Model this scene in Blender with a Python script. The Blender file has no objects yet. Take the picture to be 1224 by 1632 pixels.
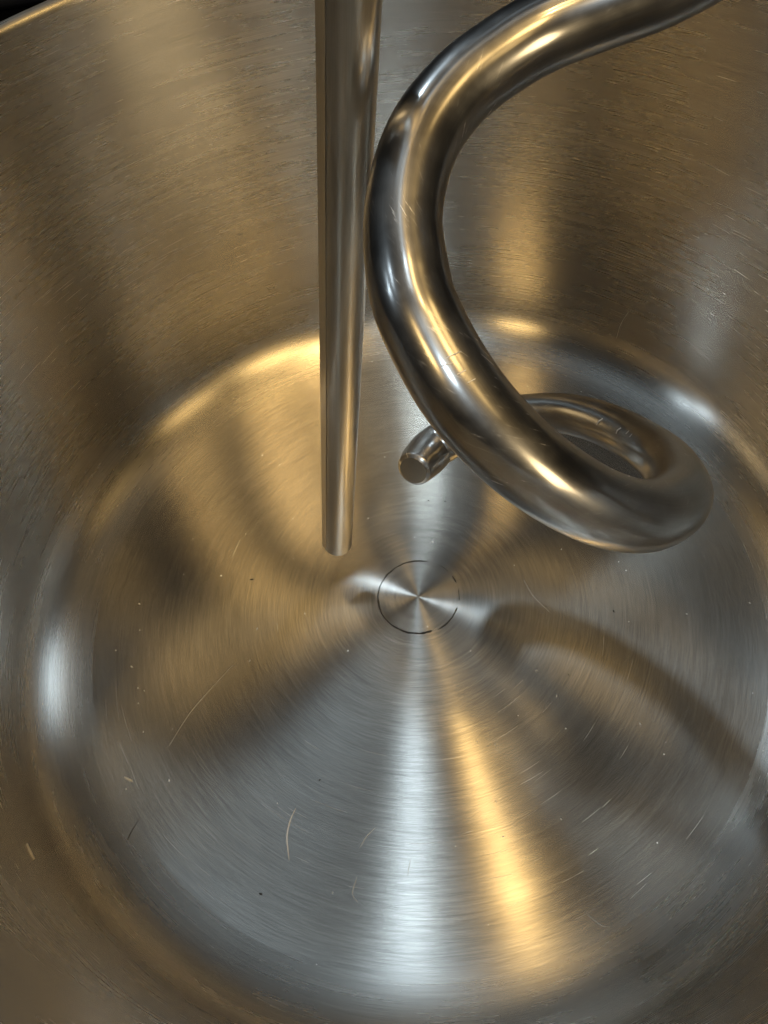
import bpy, bmesh, math, random
from mathutils import Vector, Matrix

random.seed(7)
scene = bpy.context.scene
R_ = math.radians

# ------------------------------------------------------------------ camera
cam_data = bpy.data.cameras.new("camera")
cam = bpy.data.objects.new("camera", cam_data)
scene.collection.objects.link(cam)
scene.camera = cam
cam_data.sensor_fit = 'HORIZONTAL'
cam_data.sensor_width = 36.0
cam_data.lens = 36.0 * 1226.0 / 1224.0
cam_data.clip_start = 0.005
cam_data.clip_end = 50.0
CAM_R = ((0.98685290, 0.16162104, 0.0), (-0.13543455, 0.82695901, -0.54570713), (-0.08819776, 0.53853267, 0.83797597))
CAM_O = (-0.007475, -0.1291641, 0.2593708)
m = Matrix(CAM_R).to_4x4()
m.translation = Vector(CAM_O)
cam.matrix_world = m

# ------------------------------------------------------------------ world (a dim indoor room, no sky in view)
world = bpy.data.worlds.new("World")
scene.world = world
world.use_nodes = True
bg = world.node_tree.nodes["Background"]
bg.inputs["Color"].default_value = (0.85, 0.93, 1.0, 1)
bg.inputs["Strength"].default_value = 0.006

# ------------------------------------------------------------------ lamps
def direction(az, el):
    return Vector((math.cos(R_(az)) * math.cos(R_(el)), math.sin(R_(az)) * math.cos(R_(el)), math.sin(R_(el))))

def area_lamp(name, az, el, dist, sx, sy, power, color, target=(0, 0, 0.05)):
    d = bpy.data.lights.new(name, 'AREA')
    d.shape = 'RECTANGLE'
    d.size, d.size_y = sx, sy
    d.energy = power
    d.color = color
    o = bpy.data.objects.new(name, d)
    scene.collection.objects.link(o)
    v = direction(az, el)
    o.location = Vector(target) + v * dist
    o.rotation_euler = (-v).to_track_quat('-Z', 'Y').to_euler()
    return o

def sun_lamp(name, az, el, strength, angle, color):
    d = bpy.data.lights.new(name, 'SUN')
    d.energy = strength
    d.angle = R_(angle)
    d.color = color
    o = bpy.data.objects.new(name, d)
    scene.collection.objects.link(o)
    v = direction(az, el)
    o.location = v * 2
    o.rotation_euler = (-v).to_track_quat('-Z', 'Y').to_euler()
    return o

def strip_lamp(name, hx, hy, dist, wx, wy, turn, power, color):
    """rectangular lamp overhead; hx, hy = horizontal parts of the unit direction to it, long side wy turned by 'turn' from +y"""
    d = bpy.data.lights.new(name, 'AREA')
    d.shape = 'RECTANGLE'
    d.size, d.size_y = wx, wy
    d.energy = power
    d.color = color
    o = bpy.data.objects.new(name, d)
    scene.collection.objects.link(o)
    v = Vector((hx, hy, math.sqrt(1 - hx * hx - hy * hy)))
    o.location = v * dist
    zax = v.normalized()
    yax = Vector((-math.sin(R_(turn)), math.cos(R_(turn)), 0))
    yax = (yax - zax * yax.dot(zax)).normalized()
    xax = yax.cross(zax)
    o.rotation_euler = Matrix((xax, yax, zax)).transposed().to_euler()
    return o

def disk_lamp(name, az, el, angle, strength, color, dist=3.0):
    """round lamp seen under 'angle' degrees from the bowl; strength = light it gives there, W per square metre"""
    d = bpy.data.lights.new(name, 'AREA')
    d.shape = 'DISK'
    d.size = 2 * dist * math.tan(R_(angle) / 2)
    d.energy = strength * math.pi * dist * dist
    d.color = color
    o = bpy.data.objects.new(name, d)
    scene.collection.objects.link(o)
    v = direction(az, el)
    o.location = v * dist
    o.rotation_euler = (-v).to_track_quat('-Z', 'Y').to_euler()
    return o

WARM, DAY, SOFT = (1.0, 0.66, 0.25), (0.70, 0.87, 1.0), (1.0, 0.86, 0.62)
# two long overhead sources give the streaks that cross the base; the others are added round the bowl to shape its glints and fill
strip_lamp("window_strip", -0.035, 0.14, 1.5, 0.09, 0.50, -10.5, 0.28, DAY)
strip_lamp("warm_strip", 0.071, 0.13, 1.5, 0.035, 0.44, 7.0, 0.17, WARM)
for az, el, ang, e, col in (
        (86, 57, 7, 0.004, DAY),
        (112, 62, 8, 0.024, WARM),
        (337, 59, 10, 0.13, WARM),
        (308, 63, 10, 0.27, WARM),
        (315, 50, 10, 0.05, WARM),
        (303, 18, 20, 0.75, (1.0, 0.76, 0.42)),
        (229, 46, 8, 0.21, WARM),
        (258, 53, 8, 0.35, DAY),
        (180, 46, 3, 0.06, DAY),
        (180, 33, 3, 0.07, DAY),
        (111, 51, 3, 0.28, DAY),
        (43, 47, 8, 0.12, DAY),
        (57, 58, 9, 0.012, WARM),
        (18, 62, 9, 0.028, WARM),  # added warm fill for the dark patch at the base's left edge
        (50, 64, 6, 0.004, WARM),
        (311, 81, 2, 0.11, WARM),
        (298, 74, 2, 0.15, WARM),
        (235, 81.5, 4, 0.09, DAY),
        (128, 74, 10, 0.018, DAY),  # added cool fill to lighten the lower base, with the next one
        (70, 73, 10, 0.007, DAY),
        (268, 62, 12, 0.05, SOFT),
        ):
    disk_lamp("warm_lamp" if col[2] < 0.5 else ("cool_lamp" if col == DAY else "soft_lamp"), az, el, ang, e, col)

vs = scene.view_settings
vs.view_transform = 'Standard'
vs.look = 'None'
vs.exposure = 0.15
vs.gamma = 1.0
vs.use_curve_mapping = False
scene.cycles.use_denoising = True
scene.cycles.max_bounces = 14
scene.cycles.glossy_bounces = 10
scene.cycles.caustics_reflective = True
scene.cycles.blur_glossy = 0.3
scene.cycles.sample_clamp_indirect = 12.0

# ------------------------------------------------------------------ node helpers
class NT:
    def __init__(self, name):
        self.mat = bpy.data.materials.new(name)
        self.mat.use_nodes = True
        self.t = self.mat.node_tree
        self.bsdf = self.t.nodes["Principled BSDF"]
        self.out = self.t.nodes["Material Output"]
    def n(self, kind, **kw):
        nd = self.t.nodes.new(kind)
        for k, v in kw.items():
            setattr(nd, k, v)
        return nd
    def put(self, sock, v):
        if isinstance(v, bpy.types.NodeSocket):
            self.t.links.new(v, sock)
        else:
            sock.default_value = v
    def math(self, op, a, b=None, c=None, clamp=False):
        nd = self.n('ShaderNodeMath', operation=op)
        nd.use_clamp = clamp
        self.put(nd.inputs[0], a)
        if b is not None: self.put(nd.inputs[1], b)
        if c is not None: self.put(nd.inputs[2], c)
        return nd.outputs[0]
    def comb(self, x, y, z):
        nd = self.n('ShaderNodeCombineXYZ')
        for i, v in enumerate((x, y, z)): self.put(nd.inputs[i], v)
        return nd.outputs[0]
    def noise(self, vec, scale=1.0, detail=2.0, rough=0.5, dist=0.0):
        nd = self.n('ShaderNodeTexNoise')
        self.put(nd.inputs['Vector'], vec)
        nd.inputs['Scale'].default_value = scale
        nd.inputs['Detail'].default_value = detail
        nd.inputs['Roughness'].default_value = rough
        nd.inputs['Distortion'].default_value = dist
        return nd.outputs['Fac']
    def rng(self, v, a, b, c=0.0, d=1.0):
        nd = self.n('ShaderNodeMapRange')
        self.put(nd.inputs['Value'], v)
        for k, x in zip(('From Min', 'From Max', 'To Min', 'To Max'), (a, b, c, d)):
            nd.inputs[k].default_value = x
        return nd.outputs['Result']
    def mix(self, f, a, b):
        nd = self.n('ShaderNodeMix', data_type='RGBA')
        self.put(nd.inputs['Factor'], f)
        self.put(nd.inputs['A'], a)
        self.put(nd.inputs['B'], b)
        return nd.outputs['Result']

BUMP, WIDE_ROUGH = 0.12, 0.43
def brushed_bowl_material(name, wide_share, rough_add=0.0, aniso=0.95, line_gain=0.75, stroke=90.0):
    """stainless steel turned on a lathe: brushing runs round the bowl axis, on base and wall alike"""
    t = NT(name)
    b = t.bsdf
    tc = t.n('ShaderNodeTexCoord')
    sx = t.n('ShaderNodeSeparateXYZ')
    t.put(sx.inputs[0], tc.outputs['Object'])
    x, y, z = sx.outputs
    uv = t.n('ShaderNodeUVMap', uv_map='profile')
    su = t.n('ShaderNodeSeparateXYZ')
    t.put(su.inputs[0], uv.outputs[0])
    s = su.outputs[1]                      # arc length along the bowl profile, metres
    # long strokes round the axis: high frequency across, low frequency along
    fine = t.noise(t.comb(t.math('MULTIPLY', x, stroke), t.math('MULTIPLY', y, stroke), t.math('MULTIPLY', s, 3800.0)), 1.0, 3.0, 0.6)
    mid = t.noise(t.comb(t.math('MULTIPLY', x, 30.0), t.math('MULTIPLY', y, 30.0), t.math('MULTIPLY', s, 800.0)), 1.0, 3.0, 0.6)
    wide = t.noise(t.comb(t.math('MULTIPLY', x, 5.0), t.math('MULTIPLY', y, 5.0), t.math('MULTIPLY', s, 90.0)), 1.0, 3.0, 0.6)
    cloud = t.noise(tc.outputs['Object'], 22.0, 4.0, 0.6)
    grain = t.noise(tc.outputs['Object'], 2400.0, 2.0, 0.6)
    rough = t.math('ADD', t.rng(mid, 0.3, 0.7, 0.215 + rough_add, 0.235 + rough_add), t.rng(cloud, 0.3, 0.7, -0.01, 0.01))
    tone = t.math('ADD', t.math('MULTIPLY', wide, 0.5), t.math('MULTIPLY', cloud, 0.5))
    col = t.mix(t.rng(tone, 0.35, 0.65), (0.55, 0.525, 0.485, 1), (0.62, 0.595, 0.555, 1))
    lines = t.math('ADD', t.math('MULTIPLY', t.math('SUBTRACT', fine, 0.5), line_gain), t.math('MULTIPLY', t.math('SUBTRACT', mid, 0.5), 0.22))
    gm = t.n('ShaderNodeMix', data_type='RGBA', blend_type='MULTIPLY')
    gm.inputs['Factor'].default_value = 1.0
    t.put(gm.inputs['A'], col)
    lv = t.math('ADD', lines, 1.0)
    t.put(gm.inputs['B'], t.comb(lv, lv, lv))
    col = gm.outputs['Result']
    h = t.math('ADD', t.math('MULTIPLY', fine, 0.55), t.math('ADD', t.math('MULTIPLY', mid, 0.9), t.math('MULTIPLY', grain, 0.06)))
    bp = t.n('ShaderNodeBump')
    bp.inputs['Strength'].default_value = BUMP
    bp.inputs['Distance'].default_value = 0.00002
    t.put(bp.inputs['Height'], h)
    tg = t.n('ShaderNodeTangent', direction_type='RADIAL', axis='Z')
    # lobe 1: the long narrow glint across the brushing; lobe 2: the wide scatter of the satin finish
    b2 = t.n('ShaderNodeBsdfPrincipled')
    for bb, rg, an in ((b, rough, aniso), (b2, t.math('ADD', rough, WIDE_ROUGH - 0.225), 0.5)):
        t.put(bb.inputs['Roughness'], rg)
        bb.inputs['Metallic'].default_value = 1.0
        bb.inputs['Anisotropic'].default_value = an
        bb.inputs['Anisotropic Rotation'].default_value = 0.25
        t.put(bb.inputs['Tangent'], tg.outputs[0])
        t.put(bb.inputs['Base Color'], col)
        t.put(bb.inputs['Normal'], bp.outputs[0])
    mx = t.n('ShaderNodeMixShader')
    mx.inputs[0].default_value = wide_share
    t.t.links.new(b.outputs[0], mx.inputs[1])
    t.t.links.new(b2.outputs[0], mx.inputs[2])
    t.t.links.new(mx.outputs[0], t.out.inputs['Surface'])
    return t.mat

def polished_steel(name, rough, wide_rough, wide_share, tone_a, tone_b, scuff=0.0):
    """worn polished steel; uv: u round the rod, v along it (metres)"""
    t = NT(name)
    b = t.bsdf
    uv = t.n('ShaderNodeUVMap', uv_map='profile')
    su = t.n('ShaderNodeSeparateXYZ')
    t.put(su.inputs[0], uv.outputs[0])
    tc = t.n('ShaderNodeTexCoord')
    u, v = su.outputs[0], su.outputs[1]
    lines = t.noise(t.comb(t.math('MULTIPLY', u, 3000.0), t.math('MULTIPLY', v, 90.0), 0.0), 1.0, 3.0, 0.6)
    cross = t.noise(t.comb(t.math('ADD', t.math('MULTIPLY', u, 1500.0), t.math('MULTIPLY', v, 900.0)), t.math('SUBTRACT', t.math('MULTIPLY', v, 160.0), t.math('MULTIPLY', u, 90.0)), 3.0), 1.0, 3.0, 0.6)
    patches = t.noise(tc.outputs['Object'], 70.0, 4.0, 0.65)
    worn = t.rng(patches, 0.45, 0.62)
    marks = t.math('MULTIPLY', t.rng(cross, 0.60, 0.72), worn)
    col = t.mix(t.rng(patches, 0.35, 0.65), tone_a, tone_b)
    lv = t.math('ADD', t.math('MULTIPLY', t.math('SUBTRACT', lines, 0.5), 0.35), t.math('ADD', 1.0, t.math('MULTIPLY', marks, scuff)))
    gm = t.n('ShaderNodeMix', data_type='RGBA', blend_type='MULTIPLY')
    gm.inputs['Factor'].default_value = 1.0
    t.put(gm.inputs['A'], col)
    t.put(gm.inputs['B'], t.comb(lv, lv, lv))
    bp = t.n('ShaderNodeBump')
    bp.inputs['Strength'].default_value = 0.12
    bp.inputs['Distance'].default_value = 0.00002
    t.put(bp.inputs['Height'], t.math('ADD', lines, t.math('MULTIPLY', marks, scuff * 2)))
    b2 = t.n('ShaderNodeBsdfPrincipled')
    for bb, rg in ((b, rough), (b2, wide_rough)):
        bb.inputs['Metallic'].default_value = 1.0
        t.put(bb.inputs['Base Color'], gm.outputs['Result'])
        t.put(bb.inputs['Roughness'], t.math('ADD', t.rng(patches, 0.38, 0.66, rg * 0.85, rg * 1.2), t.math('MULTIPLY', marks, 0.12 if scuff else 0.0)))
        t.put(bb.inputs['Normal'], bp.outputs[0])
    mx = t.n('ShaderNodeMixShader')
    mx.inputs[0].default_value = wide_share
    t.t.links.new(b.outputs[0], mx.inputs[1])
    t.t.links.new(b2.outputs[0], mx.inputs[2])
    t.t.links.new(mx.outputs[0], t.out.inputs['Surface'])
    return t.mat

def plain(name, col, rough, metallic=0.0):
    t = NT(name)
    tc = t.n('ShaderNodeTexCoord')
    nz = t.noise(tc.outputs['Object'], 60.0, 4.0, 0.6)
    a = tuple(c * 0.75 for c in col) + (1,)
    c2 = tuple(min(1, c * 1.25) for c in col) + (1,)
    t.put(t.bsdf.inputs['Base Color'], t.mix(nz, a, c2))
    t.put(t.bsdf.inputs['Roughness'], t.rng(nz, 0.3, 0.7, rough * 0.85, min(1, rough * 1.15)))
    t.bsdf.inputs['Metallic'].default_value = metallic
    return t.mat

M_BASE = brushed_bowl_material("brushed_base_steel", 0.11, line_gain=1.05)
M_BOWL = brushed_bowl_material("brushed_wall_steel", 0.03, 0.045, 0.96, 0.8, 38.0)
M_HOOK = polished_steel("worn_hook_steel", 0.18, 0.37, 0.42, (0.37, 0.36, 0.35, 1), (0.47, 0.46, 0.445, 1), 0.9)
M_BAR = polished_steel("satin_bar_steel", 0.20, 0.40, 0.45, (0.62, 0.595, 0.55, 1), (0.66, 0.635, 0.59, 1), 0.0)
M_DARK = plain("black_shadow_gap", (0.012, 0.012, 0.013), 0.45)
M_GREY = plain("dark_grey_plastic", (0.035, 0.036, 0.04), 0.4)
M_MARK = plain("dark_marking", (0.03, 0.026, 0.02), 0.6)
M_DOUGH = plain("dried_dough", (0.72, 0.62, 0.46), 0.8)
M_LINT = plain("white_lint", (0.8, 0.8, 0.78), 0.8)
M_SCRATCH = plain("bright_scratch_steel", (0.72, 0.71, 0.69), 0.55, 1.0)
M_SCUFF = plain("scuffed_steel", (0.74, 0.72, 0.68), 0.50, 1.0)

# ------------------------------------------------------------------ mesh helpers
def link(name, mesh, mat, parent=None, smooth=True):
    o = bpy.data.objects.new(name, mesh)
    scene.collection.objects.link(o)
    if mat: mesh.materials.append(mat)
    if smooth:
        for p in mesh.polygons: p.use_smooth = True
    if parent: o.parent = parent
    return o

def empty(name, loc, label, cat, group=None):
    o = bpy.data.objects.new(name, None)
    scene.collection.objects.link(o)
    o.location = loc
    o['label'] = label
    o['category'] = cat
    if group: o['group'] = group
    return o

def tag(o, label, cat, group=None):
    o['label'] = label
    o['category'] = cat
    if group: o['group'] = group
    return o

def lathe(name, profile, s0, segs, mat, parent):
    """revolve (r, z) points about z; uv 'profile' = (angle, arc length)"""
    bm = bmesh.new()
    uvl = bm.loops.layers.uv.new('profile')
    ss = [s0]
    for a, b in zip(profile, profile[1:]):
        ss.append(ss[-1] + math.hypot(b[0] - a[0], b[1] - a[1]))
    rings = []
    for r, z in profile:
        if r < 1e-7:
            rings.append([bm.verts.new((0, 0, z))])
        else:
            rings.append([bm.verts.new((r * math.cos(2 * math.pi * k / segs), r * math.sin(2 * math.pi * k / segs), z)) for k in range(segs)])
    for i in range(len(profile) - 1):
        A, B = rings[i], rings[i + 1]
        for k in range(segs):
            k2 = (k + 1) % segs
            if len(A) == 1:
                f = bm.faces.new((A[0], B[k], B[k2])); sv = (ss[i], ss[i + 1], ss[i + 1])
            else:
                f = bm.faces.new((A[k], B[k], B[k2], A[k2])); sv = (ss[i], ss[i + 1], ss[i + 1], ss[i])
            for lp, v in zip(f.loops, sv):
                lp[uvl].uv = (k / segs, v)
    me = bpy.data.meshes.new(name)
    bm.to_mesh(me); bm.free()
    return link(name, me, mat, parent), ss[-1]

def catmull(pts, n):
    P = [Vector(p) for p in pts]
    P = [P[0] * 2 - P[1]] + P + [P[-1] * 2 - P[-2]]
    out = []
    for i in range(1, len(P) - 2):
        for k in range(n):
            t = k / n
            a, b, c, d = P[i - 1], P[i], P[i + 1], P[i + 2]
            out.append(0.5 * ((2 * b) + (c - a) * t + (2 * a - 5 * b + 4 * c - d) * t * t + (3 * b - a - 3 * c + d) * t ** 3))
    out.append(P[-2])
    return out

def sweep(name, path, radii, segs, mat, parent, cap_start=False, section=None, up=None):
    """tube along a path; section: optional list of 2D offsets (unit) instead of a circle"""
    bm = bmesh.new()
    uvl = bm.loops.layers.uv.new('profile')
    n = len(path)
    tang = []
    for i in range(n):
        a = path[max(0, i - 1)]; b = path[min(n - 1, i + 1)]
        tang.append((b - a).normalized())
    nrm = (up or Vector((0.31, 0.2, 0.9)))
    nrm = (nrm - tang[0] * nrm.dot(tang[0])).normalized()
    rings = []; ss = [0.0]
    for i in range(n):
        if i:
            nrm = (nrm - tang[i] * nrm.dot(tang[i])).normalized()
            ss.append(ss[-1] + (path[i] - path[i - 1]).length)
        bi = tang[i].cross(nrm)
        ring = []
        for k in range(segs):
            if section: cu, cv = section[k]
            else: cu, cv = math.cos(2 * math.pi * k / segs), math.sin(2 * math.pi * k / segs)
            ring.append(bm.verts.new(path[i] + (nrm * cu + bi * cv) * radii[i]))
        rings.append(ring)
    rr = max(radii)
    for i in range(n - 1):
        for k in range(segs):
            k2 = (k + 1) % segs
            f = bm.faces.new((rings[i][k], rings[i][k2], rings[i + 1][k2], rings[i + 1][k]))
            cs = (k, k + 1, k + 1, k); iv = (i, i, i + 1, i + 1)
            for lp, c, j in zip(f.loops, cs, iv):
                lp[uvl].uv = (c / segs * 2 * math.pi * rr, ss[j])
    if cap_start: bm.faces.new(list(reversed(rings[0])))
    bm.faces.new(rings[-1])
    bmesh.ops.recalc_face_normals(bm, faces=bm.faces)
    me = bpy.data.meshes.new(name)
    bm.to_mesh(me); bm.free()
    return link(name, me, mat, parent)

# ------------------------------------------------------------------ the bowl
R_FLOOR, R_WALL, R_RIM, Z_RIM = 0.1235, 0.1442, 0.1452, 0.1595
bowl = empty("mixing_bowl", (0, 0, 0), "large round brushed stainless steel mixing bowl seen from above", "bowl")
SEG = 256
R_FLAT, EDGE_SLOPE, STEP_SLOPE = 0.100, 7.0, 3.0   # raised flat middle, a soft step down round it, then a dished edge
def smooth(a, b, x):
    q = min(1.0, max(0.0, (x - a) / (b - a)))
    return q * q * (3 - 2 * q)
def base_slope(r):
    down = STEP_SLOPE * smooth(0.036, 0.060, r) * (1 - smooth(0.060, 0.104, r))
    up = EDGE_SLOPE * max(0.0, (r - R_FLAT) / (R_FLOOR - R_FLAT)) ** 2.2
    return R_(up - down)
base_prof = [(0, 0.0)]
r = 0.0
zb = 0.0
while r < R_FLOOR - 1e-6:
    r2 = min(R_FLOOR, r + 0.0013)
    zb += math.tan(base_slope((r + r2) / 2)) * (r2 - r)
    r = r2
    base_prof.append((r, zb))
Z_EDGE = zb
base, s_end = lathe("bowl_base", base_prof, 0.0, SEG, M_BASE, bowl)
wall_prof = [(R_FLOOR, Z_EDGE)]
a0 = R_(EDGE_SLOPE)
NF = 48
steps = []
for k in range(NF):
    q = (k + 0.5) / NF
    steps.append((a0 + q * (math.pi / 2 - a0), 1 + 2.5 * (1 - q) ** 3))     # (slope, local radius)
hsum = sum(math.cos(a) * w for a, w in steps)
rf = (R_WALL - R_FLOOR) / hsum
pr, pz = R_FLOOR, Z_EDGE
for a, w in steps:
    pr += math.cos(a) * w * rf
    pz += math.sin(a) * w * rf
    wall_prof.append((pr, pz))
Z_F = wall_prof[-1][1]
for k in range(1, 41):
    f = k / 40
    wall_prof.append((R_WALL + (R_RIM - R_WALL) * f, Z_F + (Z_RIM - Z_F) * f))
wall, s_end = lathe("bowl_wall", wall_prof, s_end, SEG, M_BOWL, bowl)
# rolled rim curling outward and down
rim_prof = []
rr_ = 0.0026
for k in range(0, 19):
    a = math.pi - k / 18 * math.radians(250)
    rim_prof.append((R_RIM + rr_ + rr_ * math.cos(a), Z_RIM + rr_ * math.sin(a)))
rim, _ = lathe("rolled_rim", rim_prof, s_end, SEG, M_BOWL, bowl)
# outer skin, a sheet 1.2 mm thick
out_prof = [(0, -0.0014), (0.05, -0.0014), (R_FLAT, -0.0040), (R_FLOOR, Z_EDGE - 0.0014)]
for k in range(6, NF + 1, 6):
    out_prof.append((wall_prof[k][0] + 0.0013, wall_prof[k][1] - 0.0010))
out_prof.append((R_RIM + 0.0013, Z_RIM - 0.0005))
lathe("outer_skin", out_prof, 0.0, 96, M_BOWL, bowl)

# ------------------------------------------------------------------ the spiral dough hook
HOOK = [(0.00418, 0.01435, 0.06070, 0.00719), (0.00870, 0.02083, 0.05762, 0.00719), (0.01545, 0.02610, 0.05717, 0.00700),
        (0.03165, 0.02596, 0.06464, 0.00632), (0.04635, 0.01791, 0.07395, 0.00600), (0.05588, 0.00747, 0.08094, 0.00609),
        (0.06244, -0.00794, 0.08950, 0.00621), (0.06344, -0.02605, 0.10085, 0.00658), (0.05674, -0.04317, 0.11406, 0.00712),
        (0.04428, -0.05372, 0.12668, 0.00725), (0.03253, -0.05620, 0.13675, 0.00731), (0.02194, -0.05376, 0.14615, 0.00737),
        (0.01413, -0.04882, 0.15372, 0.00741), (0.00832, -0.04221, 0.16031, 0.00745), (0.00427, -0.03347, 0.16679, 0.00728),
        (0.00301, -0.02669, 0.17097, 0.00714), (0.00401, -0.01599, 0.17674, 0.00675), (0.00897, -0.00535, 0.18195, 0.00667),
        (0.01689, 0.00227, 0.18565, 0.00659), (0.02666, 0.00698, 0.18838, 0.00650), (0.03475, 0.00887, 0.19024, 0.00643),
        (0.04399, 0.00898, 0.19213, 0.00636), (0.05415, 0.00832, 0.19469, 0.00632), (0.06405, 0.00706, 0.20009, 0.00632),
        (0.07215, 0.00553, 0.20954, 0.00632), (0.07710, 0.00418, 0.22304, 0.00632), (0.08025, 0.00283, 0.24644, 0.00632),
        (0.08295, 0.00175, 0.26444, 0.00632)]
hook = empty("spiral_dough_hook", (0.044, -0.013, 0.06), "thick polished steel spiral dough hook curling above the bowl floor", "dough hook")
pth = catmull([h[:3] for h in HOOK], 14)
rad = []
for i in range(len(HOOK) - 1):
    for k in range(14):
        f = k / 14; f = f * f * (3 - 2 * f)
        rad.append((HOOK[i][3] * (1 - f) + HOOK[i + 1][3] * f))
rad.append(HOOK[-1][3])
# the tip narrows and is rounded off before its flat end
tipd = 0.0
for i in range(len(pth)):
    if i: tipd += (pth[i] - pth[i - 1]).length
    if tipd < 0.013:
        q = tipd / 0.013
        rad[i] *= 0.80 + 0.20 * math.sin(q * math.pi / 2)
t0 = (pth[1] - pth[0]).normalized()
pre = []; prer = []
for k in range(6):
    a = k / 6 * math.pi / 2
    pre.append(pth[0] - t0 * 0.0009 * (1 - math.sin(a) ) ); prer.append(rad[0] - 0.0009 * (1 - math.sin(a)) - 0.0003 * math.cos(a))
pre = pre[:6]
rod = sweep("hook_rod", pre + pth[1:], prer + rad[1:], 64, M_HOOK, None)
# flat end face of the rod, its own disc
bm = bmesh.new()
uvl = bm.loops.layers.uv.new('profile')
bi0 = t0.orthogonal().normalized(); bj0 = t0.cross(bi0)
cc = pre[0]
ctr = bm.verts.new(cc - t0 * 0.00025)
ring = [bm.verts.new(cc + (bi0 * math.cos(2 * math.pi * k / 48) + bj0 * math.sin(2 * math.pi * k / 48)) * (prer[0] + 0.00002) + t0 * 0.0000) for k in range(48)]
for k in range(48):
    f = bm.faces.new((ctr, ring[(k + 1) % 48], ring[k]))
me = bpy.data.meshes.new("end_face"); bm.to_mesh(me); bm.free()
endf = link("end_face", me, M_BAR, None)
NICKS = [
    (((0.05467, -0.00068, 0.08835), (-0.848, -0.087, 0.523)), ((0.05628, -0.00028, 0.09019), (-0.644, 0.109, 0.757)), 0.00045),
    (((0.05719, -0.00797, 0.0928), (-0.867, 0.065, 0.495)), ((0.05839, -0.00755, 0.09439), (-0.696, 0.267, 0.667)), 0.00054),
    (((0.05845, -0.0109, 0.09584), (-0.769, 0.224, 0.598)), ((0.05924, -0.01061, 0.0966), (-0.654, 0.341, 0.676)), 0.00036),
    (((0.0586, -0.01293, 0.09701), (-0.786, 0.261, 0.56)), ((0.05928, -0.01249, 0.0976), (-0.679, 0.33, 0.656)), 0.00036),
    (((0.00638, -0.0432, 0.16892), (-0.008, -0.599, 0.8)), ((0.00886, -0.0424, 0.16897), (0.314, -0.461, 0.83)), 0.000162),
    (((0.00499, -0.04402, 0.16795), (-0.229, -0.655, 0.721)), ((0.00724, -0.04395, 0.16835), (0.048, -0.577, 0.815)), 0.000144),
    (((0.00755, -0.04552, 0.16719), (-0.006, -0.61, 0.792)), ((0.00907, -0.04501, 0.16731), (0.2, -0.545, 0.814)), 0.00018),
    (((0.00904, -0.04668, 0.16617), (0.098, -0.604, 0.791)), ((0.01037, -0.04621, 0.16623), (0.258, -0.512, 0.819)), 0.000144)]
nick_parts = []
for (p0, n0), (p1, n1), w in NICKS:
    bm = bmesh.new()
    rows = []
    for f in (0.0, 0.5, 1.0):
        p = Vector(p0).lerp(Vector(p1), f); n = Vector(n0).lerp(Vector(n1), f).normalized()
        p = p + n * (0.00008 + (0.0004 * (1 - (2 * f - 1) ** 2) if (Vector(p1) - Vector(p0)).length > 0.002 else 0.0001))
        sd = n.cross((Vector(p1) - Vector(p0)).normalized()).normalized()
        rows.append((bm.verts.new(p - sd * w / 2), bm.verts.new(p + sd * w / 2)))
    for a_, b_ in zip(rows, rows[1:]):
        bm.faces.new((a_[0], b_[0], b_[1], a_[1]))
    me = bpy.data.meshes.new("nick"); bm.to_mesh(me); bm.free()
    nick_parts.append(link("nick", me, M_SCRATCH, None))
for o in [rod, endf] + nick_parts:
    o.parent = hook
    o.matrix_parent_inverse = Matrix.Translation(hook.location).inverted()

# ------------------------------------------------------------------ the straight breaker bar
BAR_U = Vector((0.1436, -0.0600, 0.9878)).normalized()
BAR_B = Vector((-0.02615, 0.01621, 0.02054))
bar = empty("breaker_bar", BAR_B, "straight satin steel bar hanging upright beside the spiral hook", "bar")
BW = 0.01068
# section: flat narrow left side, broad gently convex front, rounded right edge (unit = half width)
view = (Vector(CAM_O) - BAR_B); view = (view - BAR_U * view.dot(BAR_U)).normalized()
side = BAR_U.cross(view).normalized()      # points to the right in the picture
# E ANGLE
sec = []
for k in range(37):
    a = R_(-75 + (136 + 75) * k / 36)
    sec.append((0.95 * math.sin(a), 0.05 + 0.95 * math.cos(a)))      # (depth towards camera, side)
sec += [(0.555, -0.662), (0.60, -0.705)]
for k in range(2, 6):
    f = k / 5
    sec.append((0.66 + (0.18 - 0.66) * f, -0.633 + (-1.0 + 0.633) * f))
sec += [(-0.15, -0.99), (-0.5, -0.86), (-0.78, -0.5), (-0.9, -0.1)]
NB = 60
path = [BAR_B + BAR_U * (0.235 * k / NB) for k in range(NB + 1)]
rb = [BW / 2] * (NB + 1)
path = [BAR_B - BAR_U * 0.0005] + path
rb = [BW / 2 - 0.0005] + rb
shaft = sweep("bar_shaft", path, rb, len(sec), M_BAR, None, cap_start=True, section=sec, up=view)
shaft.data.set_sharp_from_angle(angle=R_(30))
shaft.parent = bar
shaft.matrix_parent_inverse = Matrix.Translation(bar.location).inverted()

# ------------------------------------------------------------------ marks and wear on the bowl (parts of it)
PROF = base_prof + wall_prof[1:]
def prof_z(r):
    for (r0, z0), (r1, z1) in zip(PROF, PROF[1:]):
        if r0 <= r <= r1 and r1 > r0:
            return z0 + (z1 - z0) * (r - r0) / (r1 - r0)
    return PROF[-1][1]
def prof_r(z):
    for (r0, z0), (r1, z1) in zip(wall_prof, wall_prof[1:]):
        if z0 <= z <= z1:
            return r0 + (r1 - r0) * (z - z0) / (z1 - z0)
    return R_WALL

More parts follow.
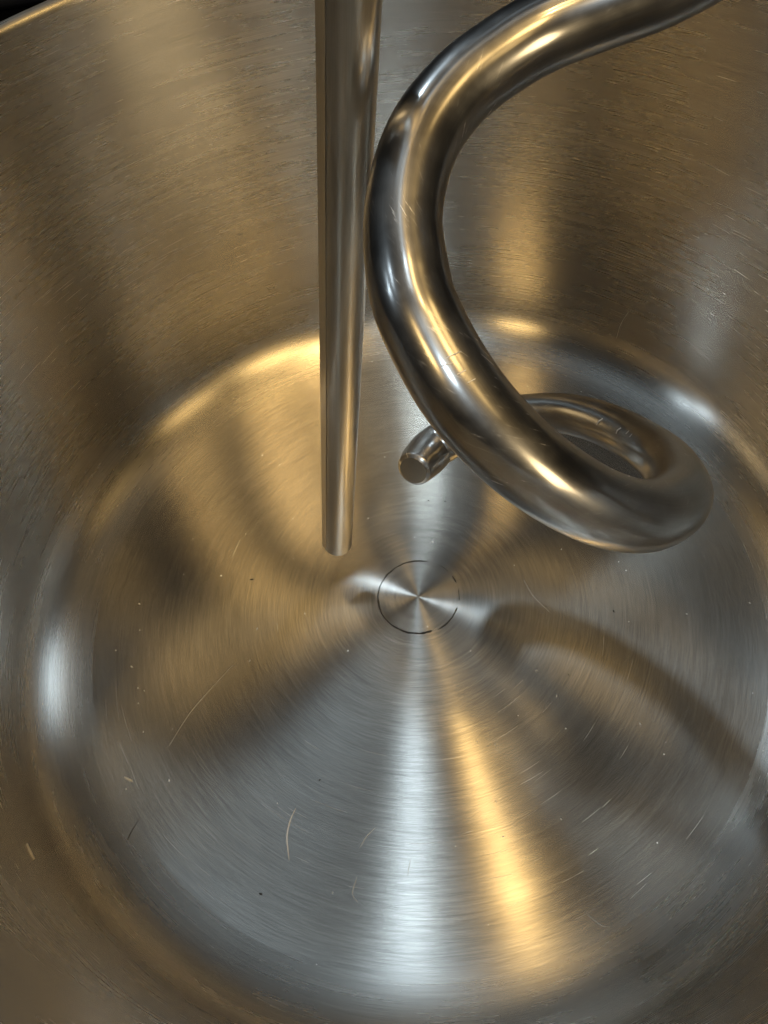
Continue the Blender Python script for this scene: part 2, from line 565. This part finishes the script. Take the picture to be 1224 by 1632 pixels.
def ribbon_verts(bm, pts, nrms, widths):
    """thin flat strip along pts lying on the surface, tapering at both ends"""
    rows = []
    n = len(pts)
    for i in range(n):
        tg = (pts[min(n - 1, i + 1)] - pts[max(0, i - 1)]).normalized()
        sd = nrms[i].cross(tg).normalized()
        w = widths[i] / 2
        rows.append((bm.verts.new(pts[i] - sd * w), bm.verts.new(pts[i] + nrms[i] * min(w * 0.5, 0.00006)), bm.verts.new(pts[i] + sd * w)))
    for a, b in zip(rows, rows[1:]):
        bm.faces.new((a[0], b[0], b[1], a[1]))
        bm.faces.new((a[1], b[1], b[2], a[2]))

def surface(p, lift=0.00005):
    """snap a world point to the bowl's inside and return it with the surface normal"""
    r = math.hypot(p[0], p[1])
    er = Vector((p[0] / max(r, 1e-9), p[1] / max(r, 1e-9), 0))
    if r < R_FLOOR + 0.004:
        a = (prof_z(r + 0.0008) - prof_z(max(0, r - 0.0008))) / 0.0016
        n = Vector((-er.x * a, -er.y * a, 1)).normalized()
        return Vector((p[0], p[1], prof_z(r))) + n * lift, n
    rr = prof_r(p[2])
    return Vector((er.x * rr, er.y * rr, p[2])) - er * lift, -er

def strip(name, pts, width, mat, parent, taper=True, lift=0.00006):
    P = catmull(pts, 6)
    Q = [surface(p, lift) for p in P]
    n = len(Q)
    W = [width * (0.25 + 0.75 * math.sin(math.pi * i / (n - 1))) if taper else width for i in range(n)]
    bm = bmesh.new()
    ribbon_verts(bm, [q[0] for q in Q], [q[1] for q in Q], W)
    me = bpy.data.meshes.new(name); bm.to_mesh(me); bm.free()
    return link(name, me, mat, parent)

SCR = [
    ([(-0.05169, -0.06796, 0), (-0.05388, -0.07153, 0), (-0.05525, -0.07616, 0), (-0.05515, -0.08055, 0), (-0.05496, -0.08337, 0)], 0.00055),
    ([(-0.07104, -0.0147, 0), (-0.07881, -0.02178, 0), (-0.08705, -0.03002, 0), (-0.0944, -0.04052, 0)], 0.00028),
    ([(0.03241, -0.11105, 0), (0.0342, -0.11334, 0), (0.03598, -0.11494, 0), (0.0382, -0.11561, 0)], 0.0004),
    ([(0.03598, -0.11494, 0), (0.03433, -0.11603, 0), (0.03433, -0.11735, 0)], 0.0004),
    ([(0.10547, 0.09829, 0.03), (0.10385, 0.09991, 0.021), (0.1025, 0.0992, 0.013)], 0.0003),
    ([(-0.03419, -0.09145, 0), (-0.03606, -0.09565, 0), (-0.03464, -0.0985, 0)], 0.00035),
    ([(-0.01679, -0.08861, 0), (-0.0178, -0.09118, 0), (-0.01855, -0.09342, 0)], 0.0003),
    ([(-0.06221, -0.08636, 0), (-0.06182, -0.09006, 0), (-0.0618, -0.0931, 0)], 0.00028),
    ([(-0.06875, -0.08355, 0), (-0.06171, -0.08402, 0), (-0.05352, -0.08342, 0)], 0.00022),
    ([(-0.02635, -0.0778, 0), (-0.02974, -0.08012, 0), (-0.03213, -0.08295, 0)], 0.0003),
    ([(0.04004, -0.00038, 0), (0.04189, -0.00739, 0), (0.04596, -0.01448, 0)], 0.00035),
]
for i, (pts, w) in enumerate(SCR):
    if i in (3, 7, 8): continue
    strip("scratch", pts, w * (0.9 if i == 0 else 0.5), M_SCRATCH if i == 0 else M_SCUFF, bowl)
strip("hairline_mark", [(-0.10375, -0.06353, 0), (-0.10599, -0.06721, 0), (-0.10712, -0.071, 0), (-0.10609, -0.07498, 0), (-0.1054, -0.07851, 0)], 0.0003, M_MARK, bowl)

# dark broken ring scribed round the middle of the base
def ring_arc(a0, a1, w, r0):
    n = max(4, int(abs(a1 - a0) / 4))
    rnd = random.Random(int(a0 * 7) + 3)
    bm = bmesh.new()
    P = []; N = []; W = []
    for i in range(n + 1):
        a = R_(a0 + (a1 - a0) * i / n)
        r = r0 + rnd.uniform(-0.00012, 0.00012)
        p, nn = surface((r * math.cos(a), r * math.sin(a), 0), 0.00005)
        P.append(p); N.append(nn)
        W.append(1.35 * w * rnd.uniform(0.45, 1.45) * (0.3 if i in (0, n) else 1))
    ribbon_verts(bm, P, N, W)
    me = bpy.data.meshes.new("scribed_ring"); bm.to_mesh(me); bm.free()
    return link("scribed_ring", me, M_MARK, bowl)
for a0, a1, w, r0 in ((66, 118, 0.00036, 0.0152), (118, 176, 0.00030, 0.0151), (172, 214, 0.00042, 0.0150), (210, 262, 0.00048, 0.0149),
                      (256, 281, 0.00060, 0.0149), (288, 333, 0.00034, 0.0152), (343, 362, 0.00020, 0.0153), (12, 24, 0.00052, 0.0154), (30, 52, 0.00014, 0.0155)):
    ring_arc(a0, a1, w, r0)

# scuffs that run with the brushing: short bright strokes on the wall and base
def scuffs(name, specs, seed, mat=None):
    rnd = random.Random(seed)
    bm = bmesh.new()
    for n, az0, az1, s0, s1, l0, l1, w0, w1, on_wall in specs:
        for _ in range(n):
            az = R_(rnd.uniform(az0, az1)); s = rnd.uniform(s0, s1)
            ln = rnd.uniform(l0, l1); tilt = rnd.gauss(0.0, 0.05)
            P = []; N = []; W = []
            w = rnd.uniform(w0, w1)
            for i in range(5):
                f = i / 4 - 0.5
                if on_wall:
                    r = R_WALL; a = az + f * ln / r
                    p, nn = surface((r * math.cos(a), r * math.sin(a), s + f * ln * tilt), 0.00004)
                else:
                    r = s + f * ln * tilt; a = az + f * ln / max(s, 0.01)
                    p, nn = surface((r * math.cos(a), r * math.sin(a), 0), 0.00004)
                P.append(p); N.append(nn); W.append(w * (0.2, 0.8, 1, 0.8, 0.2)[i])
            ribbon_verts(bm, P, N, W)
    me = bpy.data.meshes.new(name); bm.to_mesh(me); bm.free()
    o = link(name, me, mat or M_SCUFF, bowl)
    o['kind'] = 'stuff'
    return o
scuffs("wall_scuffs", [
    (70, 110, 152, 0.066, 0.104, 0.003, 0.012, 0.00005, 0.00016, True),
    (40, 102, 130, 0.040, 0.078, 0.003, 0.012, 0.00005, 0.00016, True),
    (40, 28, 52, 0.080, 0.108, 0.003, 0.010, 0.00004, 0.00010, True),
    (20, 25, 60, 0.040, 0.150, 0.003, 0.008, 0.00004, 0.00008, True),
    (70, 60, 200, 0.030, 0.155, 0.002, 0.008, 0.00003, 0.00008, True)], 11)
scuffs("base_scuffs", [
    (30, -85, -40, 0.045, 0.120, 0.003, 0.010, 0.00003, 0.00007, False),
    (12, -140, -85, 0.060, 0.125, 0.004, 0.014, 0.00004, 0.00008, False),
    (10, 180, 230, 0.112, 0.126, 0.006, 0.016, 0.00003, 0.00006, False),
    (14, -180, 180, 0.030, 0.125, 0.003, 0.010, 0.00004, 0.00007, False)], 12)

# ------------------------------------------------------------------ bits lying in the bowl
def flake(name, pts, width, thick, mat, label, cat, seed):
    """small torn crumb: a lumpy strip with a rounded cross-section"""
    rnd = random.Random(seed)
    P = catmull(pts, 5)
    Q = [surface(p, thick * 0.4) for p in P]
    n = len(Q); bm = bmesh.new(); rows = []
    for i, (p, nn) in enumerate(Q):
        tg = (Q[min(n - 1, i + 1)][0] - Q[max(0, i - 1)][0]).normalized()
        sd = nn.cross(tg).normalized()
        w = width / 2 * (0.25 + 0.75 * math.sin(math.pi * (i + 0.35) / (n - 0.3))) * rnd.uniform(0.75, 1.2)
        rows.append([bm.verts.new(p + sd * w * math.cos(a) + nn * thick / 2 * math.sin(a) * rnd.uniform(0.7, 1.2)) for a in [2 * math.pi * k / 8 for k in range(8)]])
    for a, b in zip(rows, rows[1:]):
        for k in range(8):
            bm.faces.new((a[k], a[(k + 1) % 8], b[(k + 1) % 8], b[k]))
    bm.faces.new(rows[0][::-1]); bm.faces.new(rows[-1])
    bmesh.ops.recalc_face_normals(bm, faces=bm.faces)
    me = bpy.data.meshes.new(name); bm.to_mesh(me); bm.free()
    return tag(link(name, me, mat), label, cat)
flake("dough_flake", [(-0.12397, -0.07366, 0.0325), (-0.12247, -0.07611, 0.03276), (-0.12106, -0.07834, 0.0329)], 0.0010, 0.0006, M_DOUGH,
      "beige sliver of dried dough stuck low on the shaded bowl wall", "dough flake", 3)
flake("white_crumb", [(-0.10938, -0.04883, 0), (-0.1079, -0.0498, 0), (-0.10651, -0.05074, 0)], 0.0008, 0.0005, M_LINT,
      "tiny white crumb lying near the edge of the bowl base", "crumb", 5)

def specks(name, n, seed, mat, size, label):
    rnd = random.Random(seed)
    bm = bmesh.new()
    fixed = [(-0.10701, 0.01724), (-0.10638, 0.00589), (-0.11515, -0.00098), (-0.1089, -0.00854), (-0.10379, -0.01873), (-0.10854, -0.05296), (-0.10577, -0.0231)] if seed == 21 else [(-0.06244, 0.01929), (-0.06447, -0.09165), (0.01102, 0.04169)]
    spots = list(fixed)
    while len(spots) < n:
        a = rnd.uniform(0, 2 * math.pi); r = 0.126 * math.sqrt(rnd.random())
        spots.append((r * math.cos(a), r * math.sin(a)))
    for i, (x, y) in enumerate(spots):
        s = rnd.uniform(*size) * (1.5 if i < len(fixed) else 1)
        p, nn = surface((x, y, 0), s * 0.3)
        e = rnd.uniform(0, math.pi)
        u = Vector((math.cos(e), math.sin(e), 0)); v = nn.cross(u)
        el = rnd.uniform(1.0, 2.6)
        top = bm.verts.new(p + nn * s * 0.6)
        ring = [bm.verts.new(p + (u * math.cos(t) * el + v * math.sin(t)) * s * rnd.uniform(0.7, 1.2)) for t in [2 * math.pi * k / 6 for k in range(6)]]
        for k in range(6): bm.faces.new((top, ring[k], ring[(k + 1) % 6]))
    me = bpy.data.meshes.new(name); bm.to_mesh(me); bm.free()
    o = tag(link(name, me, mat), label, "dust")
    o['kind'] = 'stuff'
    return o
specks("flour_dust", 75, 21, M_LINT, (0.00010, 0.00022), "fine white flour specks scattered over the bowl base")
specks("dark_dust", 9, 22, M_MARK, (0.00016, 0.00030), "few dark specks of dirt scattered over the bowl base")

# ------------------------------------------------------------------ the mixer housing behind the bowl
def bevel_box(name, lo, hi, bev, mat, parent):
    bm = bmesh.new()
    bmesh.ops.create_cube(bm, size=1.0)
    for v in bm.verts:
        v.co = Vector([lo[i] + (v.co[i] + 0.5) * (hi[i] - lo[i]) for i in range(3)])
    bmesh.ops.bevel(bm, geom=list(bm.edges), offset=bev, segments=3, profile=0.5, affect='EDGES')
    me = bpy.data.meshes.new(name); bm.to_mesh(me); bm.free()
    return link(name, me, mat, parent)
house = empty("mixer_housing", (0, 0, 0), "dark grey and black mixer housing behind the bowl rim, upper left corner", "mixer")
bevel_box("cover_panel", (-0.40, 0.290, 0.0965), (0.20, 0.46, 0.165), 0.006, M_GREY, house)
bevel_box("lower_base", (-0.38, 0.302, -0.03), (0.18, 0.45, 0.0955), 0.004, M_DARK, house)  # housing base, its black stands for the shadow gap under the panel
